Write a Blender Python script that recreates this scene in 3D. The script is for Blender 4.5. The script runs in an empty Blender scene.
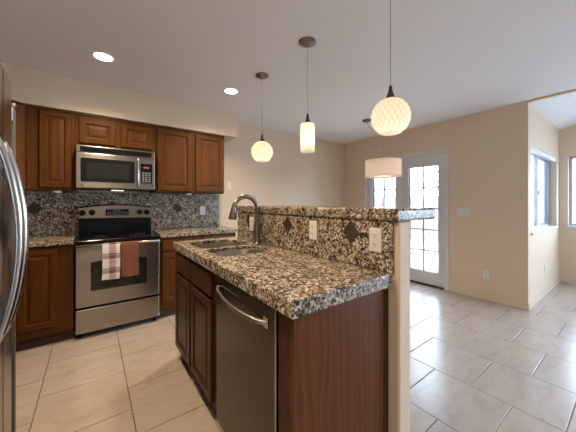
import bpy, bmesh, math, random
from mathutils import Matrix, Vector
from mathutils.geometry import delaunay_2d_cdt
random.seed(7)
PI = math.pi
scene = bpy.context.scene
COL = scene.collection

# ------------------------------------------------------------------ camera
YAW = 0.639
cam_data = bpy.data.cameras.new('camera')
cam_data.sensor_width = 36.0
cam_data.lens = 264.0 / 576.0 * 36.0
cam_data.shift_y = -13.0 / 576.0
cam_data.clip_start = 0.05
cam = bpy.data.objects.new('camera', cam_data)
cam.location = (0, 0, 1.25)
cam.rotation_euler = (PI / 2, 0, -YAW)
COL.objects.link(cam)
scene.camera = cam

# ------------------------------------------------------------------ world, sun, exposure
vs = scene.view_settings
vs.view_transform = 'Standard'
vs.look = 'None'
vs.gamma = 1.0
vs.use_curve_mapping = False
vs.exposure = 1.0
world = bpy.data.worlds.new('sky')
scene.world = world
world.use_nodes = True
wn = world.node_tree
bg = wn.nodes['Background']
bg.inputs['Color'].default_value = (0.64, 0.79, 1.0, 1)
SKY = 8.5
bg.inputs['Strength'].default_value = SKY

sun_data = bpy.data.lights.new('sun', 'SUN')
sun_data.energy = 3.0
sun_data.angle = math.radians(0.6)
sun_data.color = (1.0, 0.93, 0.82)
sun = bpy.data.objects.new('sun', sun_data)
sun.rotation_euler = (0, math.radians(-28), math.radians(15))
COL.objects.link(sun)

CAN_WATTS = 36.0      # each recessed ceiling can
PENDANT_WATTS = 0.12   # each lamp inside a pendant shade
WARM = (1.0, 0.74, 0.48)
LAMP = (1.0, 0.90, 0.78)

scene.cycles.use_denoising = True
scene.cycles.max_bounces = 10
scene.cycles.diffuse_bounces = 6
scene.cycles.glossy_bounces = 5
scene.cycles.transparent_max_bounces = 12
scene.cycles.caustics_reflective = False
scene.cycles.caustics_refractive = False
scene.cycles.sample_clamp_indirect = 6.0

# portals over the glazed openings: they only guide the sky light in
def portal(x, y, z, w, hgt, rot):
    d = bpy.data.lights.new('daylight_portal', 'AREA')
    d.shape = 'RECTANGLE'
    d.size = w
    d.size_y = hgt
    d.cycles.is_portal = True
    o = bpy.data.objects.new('daylight_portal', d)
    o.location = (x, y, z)
    o.rotation_euler = rot
    COL.objects.link(o)

portal(4.24, 2.365, 1.0, 1.32, 1.98, (PI / 2, 0, PI / 2))      # french doors, facing -X
portal(5.0, 0.96, 1.415, 1.55, 1.07, (-PI / 2, 0, 0))          # nook window, facing -Y
portal(6.12, -0.175, 1.435, 1.75, 1.10, (PI / 2, 0, PI / 2))      # living window, facing -X
portal(6.12, -2.6, 1.425, 2.4, 2.55, (PI / 2, 0, PI / 2))  # added unseen window farther along, facing -X
portal(5.3, -4.17, 1.325, 1.0, 2.35, (PI / 2, 0, 0))              # added unseen window behind the camera, facing +Y

# ------------------------------------------------------------------ materials
def newmat(name):
    m = bpy.data.materials.new(name)
    m.use_nodes = True
    nt = m.node_tree
    return m, nt, nt.nodes['Principled BSDF']

def N(nt, t, **kw):
    n = nt.nodes.new(t)
    for k, v in kw.items():
        setattr(n, k, v)
    return n

def L(nt, a, b):
    nt.links.new(a, b)

def math_n(nt, op, a, b=None):
    n = N(nt, 'ShaderNodeMath', operation=op)
    for i, v in enumerate((a, b)):
        if v is None:
            continue
        if isinstance(v, (int, float)):
            n.inputs[i].default_value = v
        else:
            L(nt, v, n.inputs[i])
    return n.outputs[0]

def pos(nt, scale=(1, 1, 1)):
    g = N(nt, 'ShaderNodeNewGeometry')
    mp = N(nt, 'ShaderNodeMapping')
    mp.inputs['Scale'].default_value = scale
    L(nt, g.outputs['Position'], mp.inputs['Vector'])
    return mp.outputs['Vector']

def noise(nt, vec, scale, detail=4, rough=0.55, dist=0.0):
    n = N(nt, 'ShaderNodeTexNoise')
    n.inputs['Scale'].default_value = scale
    n.inputs['Detail'].default_value = detail
    n.inputs['Roughness'].default_value = rough
    n.inputs['Distortion'].default_value = dist
    L(nt, vec, n.inputs['Vector'])
    return n.outputs['Fac']

def ramp(nt, fac, stops, interp='LINEAR'):
    r = N(nt, 'ShaderNodeValToRGB')
    r.color_ramp.interpolation = interp
    e = r.color_ramp.elements
    while len(e) < len(stops):
        e.new(0.5)
    for el, (p, c) in zip(e, stops):
        el.position = p
        el.color = (*c, 1)
    L(nt, fac, r.inputs['Fac'])
    return r.outputs['Color']

def mix(nt, fac, a, b, blend='MIX'):
    n = N(nt, 'ShaderNodeMix', data_type='RGBA', blend_type=blend)
    for sock, v in ((n.inputs[0], fac), (n.inputs[6], a), (n.inputs[7], b)):
        if isinstance(v, (int, float)):
            sock.default_value = v
        elif isinstance(v, tuple):
            sock.default_value = (*v, 1)
        else:
            L(nt, v, sock)
    return n.outputs[2]

def bump(nt, b, height, strength, dist=0.002):
    n = N(nt, 'ShaderNodeBump')
    n.inputs['Strength'].default_value = strength
    n.inputs['Distance'].default_value = dist
    L(nt, height, n.inputs['Height'])
    L(nt, n.outputs['Normal'], b.inputs['Normal'])

def simple(name, color, rough=0.5, metal=0.0, spec=0.5, coat=0.0):
    m, nt, b = newmat(name)
    v = pos(nt)
    f = noise(nt, v, 35, 3)
    c = mix(nt, f, tuple(x * 0.96 for x in color), tuple(min(1, x * 1.04) for x in color))
    L(nt, c, b.inputs['Base Color'])
    b.inputs['Roughness'].default_value = rough
    b.inputs['Metallic'].default_value = metal
    b.inputs['Specular IOR Level'].default_value = spec
    b.inputs['Coat Weight'].default_value = coat
    return m

def paint(name, color, bscale=90, bstr=0.25, rough=0.7):
    m, nt, b = newmat(name)
    v = pos(nt)
    f = noise(nt, v, 3, 3)
    c = mix(nt, f, tuple(x * 0.98 for x in color), tuple(x * 1.02 for x in color))
    L(nt, c, b.inputs['Base Color'])
    b.inputs['Roughness'].default_value = rough
    b.inputs['Specular IOR Level'].default_value = 0.3
    bump(nt, b, noise(nt, v, bscale, 4), bstr, 0.004)
    return m

def wood(name, dark, light, horizontal=False, coat=0.25, rough=0.38, figure=0.0):
    m, nt, b = newmat(name)
    sc = (26, 26, 1.6) if not horizontal else (1.6, 26, 26)
    v = pos(nt, sc)
    f1 = noise(nt, v, 1.0, 6, 0.6, 0.6)
    f2 = noise(nt, pos(nt, tuple(s * 5 for s in sc)), 1.0, 4, 0.6)
    f3 = noise(nt, pos(nt), 2.5, 2)
    f = math_n(nt, 'ADD', math_n(nt, 'MULTIPLY', f1, 0.6), math_n(nt, 'MULTIPLY', f2, 0.4))
    if figure:
        w = N(nt, 'ShaderNodeTexWave', wave_type='RINGS', rings_direction='Z')
        w.inputs['Scale'].default_value = 7
        w.inputs['Distortion'].default_value = 9
        w.inputs['Detail'].default_value = 3
        w.inputs['Detail Scale'].default_value = 1.2
        L(nt, pos(nt, (1.6, 1.6, 0.28)), w.inputs['Vector'])
        f = math_n(nt, 'ADD', math_n(nt, 'MULTIPLY', f, 1 - figure), math_n(nt, 'MULTIPLY', w.outputs['Fac'], figure))
    c = ramp(nt, f, [(0.28, dark), (0.72, light)])
    c = mix(nt, math_n(nt, 'MULTIPLY', f3, 0.35), c, tuple(x * 0.62 for x in light))
    L(nt, c, b.inputs['Base Color'])
    b.inputs['Roughness'].default_value = rough
    b.inputs['Coat Weight'].default_value = coat
    b.inputs['Coat Roughness'].default_value = 0.25
    b.inputs['Specular IOR Level'].default_value = 0.16
    bump(nt, b, f2, 0.08, 0.002)
    return m

def granite():
    m, nt, b = newmat('speckled_granite')
    v = pos(nt)
    nz = N(nt, 'ShaderNodeTexNoise')
    nz.inputs['Scale'].default_value = 55
    nz.inputs['Detail'].default_value = 4
    L(nt, v, nz.inputs['Vector'])
    add = N(nt, 'ShaderNodeVectorMath', operation='MULTIPLY_ADD')
    L(nt, nz.outputs['Color'], add.inputs[0])
    add.inputs[1].default_value = (0.03, 0.03, 0.03)
    L(nt, v, add.inputs[2])
    vo = N(nt, 'ShaderNodeTexVoronoi')
    vo.inputs['Scale'].default_value = 104
    L(nt, add.outputs[0], vo.inputs['Vector'])
    sp = N(nt, 'ShaderNodeSeparateColor')
    L(nt, vo.outputs['Color'], sp.inputs[0])
    big = noise(nt, v, 16, 3)
    f = math_n(nt, 'ADD', sp.outputs[0], math_n(nt, 'MULTIPLY', math_n(nt, 'SUBTRACT', big, 0.5), 0.9))
    base = ramp(nt, f, [(0.0, (0.02, 0.017, 0.016)), (0.17, (0.045, 0.037, 0.032)), (0.29, (0.13, 0.10, 0.075)),
                        (0.46, (0.22, 0.165, 0.105)), (0.60, (0.32, 0.255, 0.18)), (0.76, (0.46, 0.41, 0.335)), (1.0, (0.64, 0.61, 0.56))])
    vf = N(nt, 'ShaderNodeTexVoronoi')
    vf.inputs['Scale'].default_value = 190
    L(nt, v, vf.inputs['Vector'])
    sf = N(nt, 'ShaderNodeSeparateColor')
    L(nt, vf.outputs['Color'], sf.inputs[0])
    fl = math_n(nt, 'MULTIPLY', math_n(nt, 'GREATER_THAN', sf.outputs[1], 0.86), 0.8)
    base = mix(nt, fl, base, (0.03, 0.025, 0.022))
    L(nt, base, b.inputs['Base Color'])
    b.inputs['Roughness'].default_value = 0.2
    b.inputs['Specular IOR Level'].default_value = 0.25
    return m

def floor_tile():
    m, nt, b = newmat('travertine_floor_tile')
    g = N(nt, 'ShaderNodeNewGeometry')
    sx = N(nt, 'ShaderNodeSeparateXYZ')
    L(nt, g.outputs['Position'], sx.inputs[0])
    u = math_n(nt, 'DIVIDE', math_n(nt, 'SUBTRACT', sx.outputs[0], 0.195), 0.47)
    k = math_n(nt, 'FLOOR', u)
    fu = math_n(nt, 'SUBTRACT', u, k)
    v = math_n(nt, 'ADD', math_n(nt, 'DIVIDE', math_n(nt, 'SUBTRACT', sx.outputs[1], 2.08), 0.457), math_n(nt, 'MULTIPLY', k, 0.5))
    kv = math_n(nt, 'FLOOR', v)
    fv = math_n(nt, 'SUBTRACT', v, kv)
    du = math_n(nt, 'MULTIPLY', math_n(nt, 'MINIMUM', fu, math_n(nt, 'SUBTRACT', 1.0, fu)), 0.47)
    dv = math_n(nt, 'MULTIPLY', math_n(nt, 'MINIMUM', fv, math_n(nt, 'SUBTRACT', 1.0, fv)), 0.457)
    d = math_n(nt, 'MINIMUM', du, dv)
    grout = math_n(nt, 'LESS_THAN', d, 0.0022)
    cmb = N(nt, 'ShaderNodeCombineXYZ')
    L(nt, k, cmb.inputs[0])
    L(nt, kv, cmb.inputs[1])
    wn_ = N(nt, 'ShaderNodeTexWhiteNoise', noise_dimensions='2D')
    L(nt, cmb.outputs[0], wn_.inputs['Vector'])
    off = N(nt, 'ShaderNodeVectorMath', operation='MULTIPLY_ADD')
    L(nt, wn_.outputs['Color'], off.inputs[0])
    off.inputs[1].default_value = (7, 7, 7)
    L(nt, g.outputs['Position'], off.inputs[2])
    mp = N(nt, 'ShaderNodeMapping')
    mp.inputs['Scale'].default_value = (2.2, 5.0, 1)
    mp.inputs['Rotation'].default_value = (0, 0, 0.5)
    L(nt, off.outputs[0], mp.inputs['Vector'])
    f = noise(nt, mp.outputs['Vector'], 2.2, 7, 0.62, 0.8)
    c = ramp(nt, f, [(0.25, (0.415, 0.355, 0.305)), (0.5, (0.49, 0.43, 0.385)), (0.75, (0.525, 0.465, 0.42))])
    c = mix(nt, math_n(nt, 'MULTIPLY', wn_.outputs['Value'], 0.14), c, (0.42, 0.34, 0.28))
    c = mix(nt, grout, c, (0.13, 0.095, 0.07))
    L(nt, c, b.inputs['Base Color'])
    r = math_n(nt, 'ADD', math_n(nt, 'MULTIPLY', grout, 0.5), math_n(nt, 'ADD', 0.22, math_n(nt, 'MULTIPLY', f, 0.03)))
    L(nt, r, b.inputs['Roughness'])
    bump(nt, b, math_n(nt, 'MINIMUM', d, 0.005), 0.6, 1.0)
    return m

def steel(name, color=(0.56, 0.54, 0.52), rough=0.3, streak=(1, 1, 160), amount=0.1, metal=1.0, aniso=0.0):
    m, nt, b = newmat(name)
    f = noise(nt, pos(nt, streak), 3.0, 3)
    c = mix(nt, f, tuple(x * 0.88 for x in color), tuple(min(1, x * 1.1) for x in color))
    L(nt, c, b.inputs['Base Color'])
    b.inputs['Metallic'].default_value = metal
    L(nt, math_n(nt, 'ADD', rough - amount / 2, math_n(nt, 'MULTIPLY', f, amount)), b.inputs['Roughness'])
    if aniso:
        tg = N(nt, 'ShaderNodeTangent', direction_type='RADIAL', axis='Z')
        L(nt, tg.outputs['Tangent'], b.inputs['Tangent'])
        b.inputs['Anisotropic'].default_value = aniso
        b.inputs['Anisotropic Rotation'].default_value = 0.25
    bump(nt, b, f, 0.04, 0.001)
    return m

def glass_mat(name='window_glass', tint=(0.96, 0.98, 0.98), refl=1.0):
    m = bpy.data.materials.new(name)
    m.use_nodes = True
    nt = m.node_tree
    nt.nodes.remove(nt.nodes['Principled BSDF'])
    out = nt.nodes['Material Output']
    t = N(nt, 'ShaderNodeBsdfTransparent')
    t.inputs['Color'].default_value = (*tint, 1)
    g = N(nt, 'ShaderNodeBsdfGlossy')
    g.inputs['Roughness'].default_value = 0.03
    fr = N(nt, 'ShaderNodeFresnel')
    fr.inputs['IOR'].default_value = 1.45
    mx = N(nt, 'ShaderNodeMixShader')
    L(nt, math_n(nt, 'MULTIPLY', fr.outputs[0], refl), mx.inputs[0])
    L(nt, t.outputs[0], mx.inputs[1])
    L(nt, g.outputs[0], mx.inputs[2])
    L(nt, mx.outputs[0], out.inputs['Surface'])
    return m

def screen_mat():
    m = bpy.data.materials.new('insect_screen')
    m.use_nodes = True
    nt = m.node_tree
    nt.nodes.remove(nt.nodes['Principled BSDF'])
    out = nt.nodes['Material Output']
    t = N(nt, 'ShaderNodeBsdfTransparent')
    d = N(nt, 'ShaderNodeBsdfTranslucent')
    d.inputs['Color'].default_value = (0.27, 0.29, 0.34, 1)
    f = noise(nt, pos(nt), 900, 1)
    mx = N(nt, 'ShaderNodeMixShader')
    L(nt, math_n(nt, 'ADD', 0.62, math_n(nt, 'MULTIPLY', f, 0.1)), mx.inputs[0])
    L(nt, t.outputs[0], mx.inputs[1])
    L(nt, d.outputs[0], mx.inputs[2])
    L(nt, mx.outputs[0], out.inputs['Surface'])
    return m

def shade_mat(name, color, trans=0.75, lattice=False):
    """a lit lamp shade: thin translucent glass or fabric round a real lamp"""
    m = bpy.data.materials.new(name)
    m.use_nodes = True
    nt = m.node_tree
    nt.nodes.remove(nt.nodes['Principled BSDF'])
    out = nt.nodes['Material Output']
    t = N(nt, 'ShaderNodeBsdfTranslucent')
    d = N(nt, 'ShaderNodeBsdfDiffuse')
    v = pos(nt)
    f = noise(nt, v, 120, 3)
    c = mix(nt, f, tuple(x * 0.94 for x in color), color)
    if lattice:     # slanting diamond net blown into the glass
        tc = N(nt, 'ShaderNodeTexCoord')
        sx = N(nt, 'ShaderNodeSeparateXYZ')
        L(nt, tc.outputs['Object'], sx.inputs[0])
        th = math_n(nt, 'MULTIPLY', math_n(nt, 'ARCTAN2', sx.outputs[1], sx.outputs[0]), 10.0)
        zz = math_n(nt, 'MULTIPLY', sx.outputs[2], 62.0)
        a = math_n(nt, 'ABSOLUTE', math_n(nt, 'SINE', math_n(nt, 'ADD', th, zz)))
        b2 = math_n(nt, 'ABSOLUTE', math_n(nt, 'SINE', math_n(nt, 'SUBTRACT', th, zz)))
        q = math_n(nt, 'POWER', math_n(nt, 'MULTIPLY', a, b2), 0.45)
        c = mix(nt, q, tuple(x * k for x, k in zip(color, (.90, .76, .62))), c)
    L(nt, c, t.inputs['Color'])
    L(nt, c, d.inputs['Color'])
    mx = N(nt, 'ShaderNodeMixShader')
    mx.inputs[0].default_value = trans
    L(nt, d.outputs[0], mx.inputs[1])
    L(nt, t.outputs[0], mx.inputs[2])
    L(nt, mx.outputs[0], out.inputs['Surface'])
    return m

def emit(name, color, strength):
    m, nt, b = newmat(name)
    b.inputs['Base Color'].default_value = (0.05, 0.05, 0.05, 1)
    b.inputs['Emission Color'].default_value = (*color, 1)
    b.inputs['Emission Strength'].default_value = strength
    return m

def lattice_mat():
    m, nt, b = newmat('bronze_lattice_tile')
    g = N(nt, 'ShaderNodeNewGeometry')
    sx = N(nt, 'ShaderNodeSeparateXYZ')
    L(nt, g.outputs['Position'], sx.inputs[0])
    h_ = math_n(nt, 'ADD', sx.outputs[0], sx.outputs[1])
    a = math_n(nt, 'SINE', math_n(nt, 'MULTIPLY', math_n(nt, 'ADD', h_, sx.outputs[2]), 300))
    c = math_n(nt, 'SINE', math_n(nt, 'MULTIPLY', math_n(nt, 'SUBTRACT', h_, sx.outputs[2]), 300))
    f = math_n(nt, 'MULTIPLY', a, c)
    col = ramp(nt, f, [(0.0, (0.035, 0.022, 0.015)), (0.5, (0.10, 0.065, 0.045)), (1.0, (0.16, 0.11, 0.08))])
    L(nt, col, b.inputs['Base Color'])
    b.inputs['Roughness'].default_value = 0.4
    b.inputs['Metallic'].default_value = 0.3
    bump(nt, b, f, 0.5, 0.003)
    return m

def plaid_mat():
    m, nt, b = newmat('plaid_cotton')
    g = N(nt, 'ShaderNodeNewGeometry')
    sx = N(nt, 'ShaderNodeSeparateXYZ')
    L(nt, g.outputs['Position'], sx.inputs[0])
    def band(coord, o, period, lo, hi):
        u = math_n(nt, 'DIVIDE', math_n(nt, 'SUBTRACT', coord, o), period)
        fr = math_n(nt, 'SUBTRACT', u, math_n(nt, 'FLOOR', u))
        return math_n(nt, 'MULTIPLY', math_n(nt, 'GREATER_THAN', fr, lo), math_n(nt, 'LESS_THAN', fr, hi))
    bx_ = band(sx.outputs[0], 0.075, 0.15, 0.36, 0.74)
    bz_ = band(sx.outputs[2], 0.535, 0.135, 0.42, 0.80)
    lx = band(sx.outputs[0], 0.075, 0.05, 0.0, 0.08)
    lz = band(sx.outputs[2], 0.535, 0.045, 0.0, 0.10)
    s = math_n(nt, 'MULTIPLY', math_n(nt, 'ADD', bx_, bz_), 0.5)
    c = ramp(nt, s, [(0.0, (0.80, 0.77, 0.82)), (0.5, (0.42, 0.33, 0.36)), (1.0, (0.19, 0.085, 0.06))])
    c = mix(nt, math_n(nt, 'MULTIPLY', math_n(nt, 'MAXIMUM', lx, lz), 0.4), c, (0.85, 0.82, 0.86))
    L(nt, c, b.inputs['Base Color'])
    b.inputs['Roughness'].default_value = 0.95
    b.inputs['Specular IOR Level'].default_value = 0.1
    bump(nt, b, noise(nt, pos(nt), 400, 2), 0.3, 0.002)
    return m

def block_mat():
    m, nt, b = newmat('garden_block')
    br = N(nt, 'ShaderNodeTexBrick')
    br.inputs['Scale'].default_value = 2.4
    br.inputs['Mortar Size'].default_value = 0.012
    br.inputs['Color1'].default_value = (0.21, 0.155, 0.13, 1)
    br.inputs['Color2'].default_value = (0.23, 0.17, 0.145, 1)
    br.inputs['Mortar'].default_value = (0.17, 0.13, 0.11, 1)
    mp = N(nt, 'ShaderNodeMapping')
    mp.inputs['Rotation'].default_value = (PI / 2, 0, PI / 2)
    g = N(nt, 'ShaderNodeNewGeometry')
    L(nt, g.outputs['Position'], mp.inputs['Vector'])
    L(nt, mp.outputs['Vector'], br.inputs['Vector'])
    L(nt, br.outputs['Color'], b.inputs['Base Color'])
    b.inputs['Roughness'].default_value = 0.9
    return m

M = {}
M['wall'] = paint('tan_wall_paint', (0.70, 0.575, 0.44))
M['ceil'] = paint('ceiling_paint', (0.82, 0.835, 0.87), 60, 0.5, 0.85)
M['trim'] = paint('trim_paint', (0.70, 0.60, 0.49), 30, 0.02, 0.5)
M['white_trim'] = paint('door_white_paint', (0.66, 0.66, 0.68), 30, 0.02, 0.4)
M['floor'] = floor_tile()
M['granite'] = granite()
M['wood'] = wood('stained_cabinet_wood', (0.048, 0.0165, 0.003), (0.145, 0.054, 0.010), coat=0.02)
M['wood_dark'] = wood('stained_island_wood', (0.085, 0.027, 0.009), (0.150, 0.049, 0.016), figure=0.3, coat=0.0)
M['wood_isl_shaded'] = wood('shaded_island_door_wood', (0.036, 0.012, 0.0035), (0.078, 0.028, 0.008), coat=0.05)  # cabinet wood with the shade of the island's dim side in its colour
M['toe'] = simple('toe_kick', (0.05, 0.022, 0.010), 0.6)
M['steel'] = steel('brushed_stainless_steel', (0.36, 0.34, 0.315), aniso=0.7)
M['steel_h'] = steel('stainless_vertical_brush', (0.36, 0.33, 0.30), 0.26, (1, 1, 120), 0.05, aniso=0.8)
M['chrome'] = steel('polished_steel', (0.60, 0.60, 0.62), 0.2)
M['sink_steel'] = steel('satin_sink_steel', (0.50, 0.46, 0.42), 0.36)
M['nickel'] = steel('brushed_nickel', (0.21, 0.185, 0.16), 0.3)
M['steel_dim'] = steel('dim_reflection_steel', (0.10, 0.087, 0.075), 0.22, (1, 40, 1), 0.03, aniso=0.6)  # stainless with the dark reflected kitchen put into its base colour
M['fridge_case'] = simple('fridge_case_gray', (0.17, 0.165, 0.16), 0.4, 0.5)
M['black'] = simple('black_enamel', (0.006, 0.007, 0.010), 0.12, 0, 0.25)
M['blackmatte'] = simple('black_plastic', (0.007, 0.007, 0.007), 0.4, 0, 0.2)
M['ovenglass'] = simple('dark_oven_glass', (0.012, 0.016, 0.014), 0.08)
M['mwglass'] = simple('dark_microwave_glass', (0.022, 0.023, 0.024), 0.2, 0, 0.25)
M['button'] = simple('gray_button', (0.16, 0.17, 0.18), 0.5)
M['burner'] = simple('faint_burner_ring', (0.025, 0.025, 0.028), 0.3, 0, 0.3)
M['display'] = emit('range_display', (0.15, 0.6, 0.45), 0.05)
M['redled'] = emit('red_display', (0.9, 0.08, 0.03), 0.25)
M['plaid'] = plaid_mat()
M['brown_towel'] = simple('brown_terry', (0.21, 0.088, 0.058), 0.95, 0, 0.1)
M['plate'] = simple('white_plastic', (0.74, 0.73, 0.72), 0.4)
M['slot'] = simple('dark_slot', (0.03, 0.03, 0.03), 0.6)
M['lattice'] = lattice_mat()
M['glass'] = glass_mat(refl=0.4)
M['screen'] = screen_mat()
M['sash'] = simple('gray_aluminium', (0.46, 0.47, 0.50), 0.45, 0.3)
M['globe'] = shade_mat('cream_art_glass', (0.98, 0.93, 0.86), 0.62, True)
M['tube'] = shade_mat('frosted_cream_glass', (1.0, 0.93, 0.78))
M['drum'] = shade_mat('white_linen', (0.86, 0.72, 0.62), 0.55)
M['bulb'] = emit('warm_bulb', (1.0, 0.78, 0.5), 3.0)
M['lens'] = emit('downlight_lens', (1.0, 0.94, 0.84), 9.0)
M['puck'] = emit('puck_lens', (1.0, 0.80, 0.52), 2.2)
M['cord'] = simple('silver_cord', (0.42, 0.40, 0.38), 0.4, 0.6)
M['patio'] = paint('pale_concrete', (0.27, 0.27, 0.28), 12, 0.1, 0.9)
M['block'] = block_mat()
M['leaf'] = simple('dry_green_leaf', (0.36, 0.37, 0.22), 0.7)
M['bark'] = simple('bark', (0.16, 0.11, 0.07), 0.9)
M['stone'] = simple('brown_stone', (0.10, 0.07, 0.07), 0.9)
M['bronze'] = simple('dark_bronze', (0.10, 0.07, 0.05), 0.35, 0.8)
M['threshold'] = simple('dark_threshold', (0.035, 0.022, 0.014), 0.5, 0.3)

# ------------------------------------------------------------------ mesh builder
def inside(p, poly):
    c = False
    for i in range(len(poly)):
        a, b = poly[i - 1], poly[i]
        if (a[1] > p[1]) != (b[1] > p[1]) and p[0] < (b[0] - a[0]) * (p[1] - a[1]) / (b[1] - a[1]) + a[0]:
            c = not c
    return c

def fill(polys):
    """triangles over the first polygon, leaving the others open; indices into the joined point list"""
    flat = [p for q in polys for p in q]
    edges, o = [], 0
    for q in polys:
        n = len(q)
        edges += [(o + i, o + (i + 1) % n) for i in range(n)]
        o += n
    vs_, es_, fs_, ov, oe, of = delaunay_2d_cdt([Vector((p[0], p[1])) for p in flat], edges, [], 0, 1e-7)
    tris = []
    for f in fs_:
        c = sum((vs_[i] for i in f), Vector((0, 0))) / len(f)
        if inside(c, polys[0]) and not any(inside(c, q) for q in polys[1:]):
            tris.append([min(range(len(flat)), key=lambda j: (flat[j][0] - vs_[i].x) ** 2 + (flat[j][1] - vs_[i].y) ** 2) for i in f])
    return tris

def frame(o, u, n):
    """local (a, b, c): a along the face to the viewer's right, b out of the face, c up"""
    u = Vector(u).normalized(); n = Vector(n).normalized(); z = Vector((0, 0, 1))
    m = Matrix((u, n, z)).transposed().to_4x4()
    m.translation = Vector(o)
    return m

class MB:
    def __init__(self, T=None):
        self.bm = bmesh.new()
        self.T = T or Matrix.Identity(4)
    def v(self, p):
        return self.bm.verts.new(self.T @ Vector(p))
    def face(self, vs_):
        try:
            return self.bm.faces.new(vs_)
        except ValueError:
            return None
    def box(self, x0, x1, y0, y1, z0, z1, bev=0.0, seg=2):
        vs_ = [self.v((x, y, z)) for x in (x0, x1) for y in (y0, y1) for z in (z0, z1)]
        fs = [self.face([vs_[i] for i in q]) for q in ((0, 1, 3, 2), (4, 6, 7, 5), (0, 4, 5, 1), (2, 3, 7, 6), (0, 2, 6, 4), (1, 5, 7, 3))]
        if bev > 0:
            es = list({e for f in fs for e in f.edges})
            bmesh.ops.bevel(self.bm, geom=es, offset=bev, segments=seg, profile=0.5, affect='EDGES')
        return self
    def loops(self, rings, cap0=True, cap1=True, closed=True):
        R = [[self.v(p) for p in r] for r in rings]
        n = len(R[0])
        for a, b in zip(R, R[1:]):
            for i in range(n if closed else n - 1):
                j = (i + 1) % n
                self.face([a[i], a[j], b[j], b[i]])
        if cap0:
            self.face(list(reversed(R[0])))
        if cap1:
            self.face(R[-1])
        return self
    def panel(self, a0, a1, c0, c1, steps, b0=0.0):
        """nested rectangles on a face: steps of (inset, height) from the back outline to the centre"""
        rings = []
        for ins, hgt in steps:
            rings.append([(a0 + ins, b0 + hgt, c0 + ins), (a1 - ins, b0 + hgt, c0 + ins), (a1 - ins, b0 + hgt, c1 - ins), (a0 + ins, b0 + hgt, c1 - ins)])
        return self.loops(rings)
    def cyl(self, p0, p1, r0, r1=None, n=20):
        r1 = r0 if r1 is None else r1
        return self.tube([p0, p1], [r0, r1], n)
    def tube(self, pts, r, n=12):
        pts = [Vector(p) for p in pts]
        rs = r if isinstance(r, (list, tuple)) else [r] * len(pts)
        rings = []
        t0 = (pts[1] - pts[0]).normalized()
        up = Vector((0, 0, 1)) if abs(t0.z) < 0.9 else Vector((1, 0, 0))
        x = t0.cross(up).normalized()
        for i, p in enumerate(pts):
            if i == 0: t = pts[1] - pts[0]
            elif i == len(pts) - 1: t = pts[-1] - pts[-2]
            else: t = pts[i + 1] - pts[i - 1]
            t.normalize()
            x = (x - t * x.dot(t)).normalized()
            y = t.cross(x)
            rings.append([p + (x * math.cos(2 * PI * k / n) + y * math.sin(2 * PI * k / n)) * rs[i] for k in range(n)])
        return self.loops(rings)
    def lathe(self, c, prof, n=32, cap0=False, cap1=False):
        rings = [[(c[0] + r * math.cos(2 * PI * k / n), c[1] + r * math.sin(2 * PI * k / n), c[2] + z) for k in range(n)] for r, z in prof]
        return self.loops(rings, cap0, cap1)
    def prism(self, outer, holes, fn, t0, t1, hole_walls=True):
        """polygon with holes extruded between t0 and t1; fn maps (p, q, t) to a point"""
        polys = [outer] + list(holes)
        flat = [p for poly in polys for p in poly]
        tris = fill(polys)
        A = [self.v(fn(p[0], p[1], t0)) for p in flat]
        B = [self.v(fn(p[0], p[1], t1)) for p in flat]
        for t in tris:
            self.face([A[i] for i in t])
            self.face([B[i] for i in reversed(t)])
        o = 0
        for poly in polys:
            n = len(poly)
            for i in range(n):
                j = (i + 1) % n
                self.face([A[o + i], A[o + j], B[o + j], B[o + i]])
            o += n
        return self
    def build(self, name, m, parent=None, smooth=False, origin=None, weld=False, recalc=True):
        bm = self.bm
        if weld:
            bmesh.ops.remove_doubles(bm, verts=bm.verts, dist=1e-5)
        if recalc:
            bmesh.ops.recalc_face_normals(bm, faces=bm.faces)
        if parent is not None:
            org = ORG[parent.name]
        elif origin is not None:
            org = Vector(origin)
        else:
            xs = [v.co for v in bm.verts]
            lo = [min(c[i] for c in xs) for i in range(3)]; hi = [max(c[i] for c in xs) for i in range(3)]
            org = Vector(((lo[0] + hi[0]) / 2, (lo[1] + hi[1]) / 2, lo[2]))
        bmesh.ops.translate(bm, verts=bm.verts, vec=-org)
        me = bpy.data.meshes.new(name)
        bm.to_mesh(me)
        bm.free()
        me.materials.append(M[m] if isinstance(m, str) else m)
        if smooth:
            for p in me.polygons:
                p.use_smooth = True
            try:
                me.set_sharp_from_angle(angle=math.radians(40))
            except Exception:
                pass
        o = bpy.data.objects.new(name, me)
        COL.objects.link(o)
        if parent is not None:
            o.parent = parent
        else:
            o.location = org
        ORG[o.name] = org
        return o

ORG = {}

def tag(o, label, cat, group=None, kind=None):
    o['label'] = label
    o['category'] = cat
    if group: o['group'] = group
    if kind: o['kind'] = kind
    return o

def thing(name, label, cat, loc, group=None):
    o = bpy.data.objects.new(name, None)
    o.empty_display_size = 0.1
    o.location = loc
    COL.objects.link(o)
    ORG[o.name] = Vector(loc)
    return tag(o, label, cat, group)

def struct(o):
    o['kind'] = 'structure'
    return o

def rounded_rect(x0, x1, y0, y1, r, n=6):
    pts = []
    rr = r if isinstance(r, (list, tuple)) else [r] * 4
    for (cx, cy, a, q) in ((x1 - rr[0], y1 - rr[0], 0, rr[0]), (x0 + rr[1], y1 - rr[1], PI / 2, rr[1]), (x0 + rr[2], y0 + rr[2], PI, rr[2]), (x1 - rr[3], y0 + rr[3], 1.5 * PI, rr[3])):
        for k in range(n + 1):
            t = a + PI / 2 * k / n
            pts.append((cx + q * math.cos(t), cy + q * math.sin(t)))
    return pts

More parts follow.
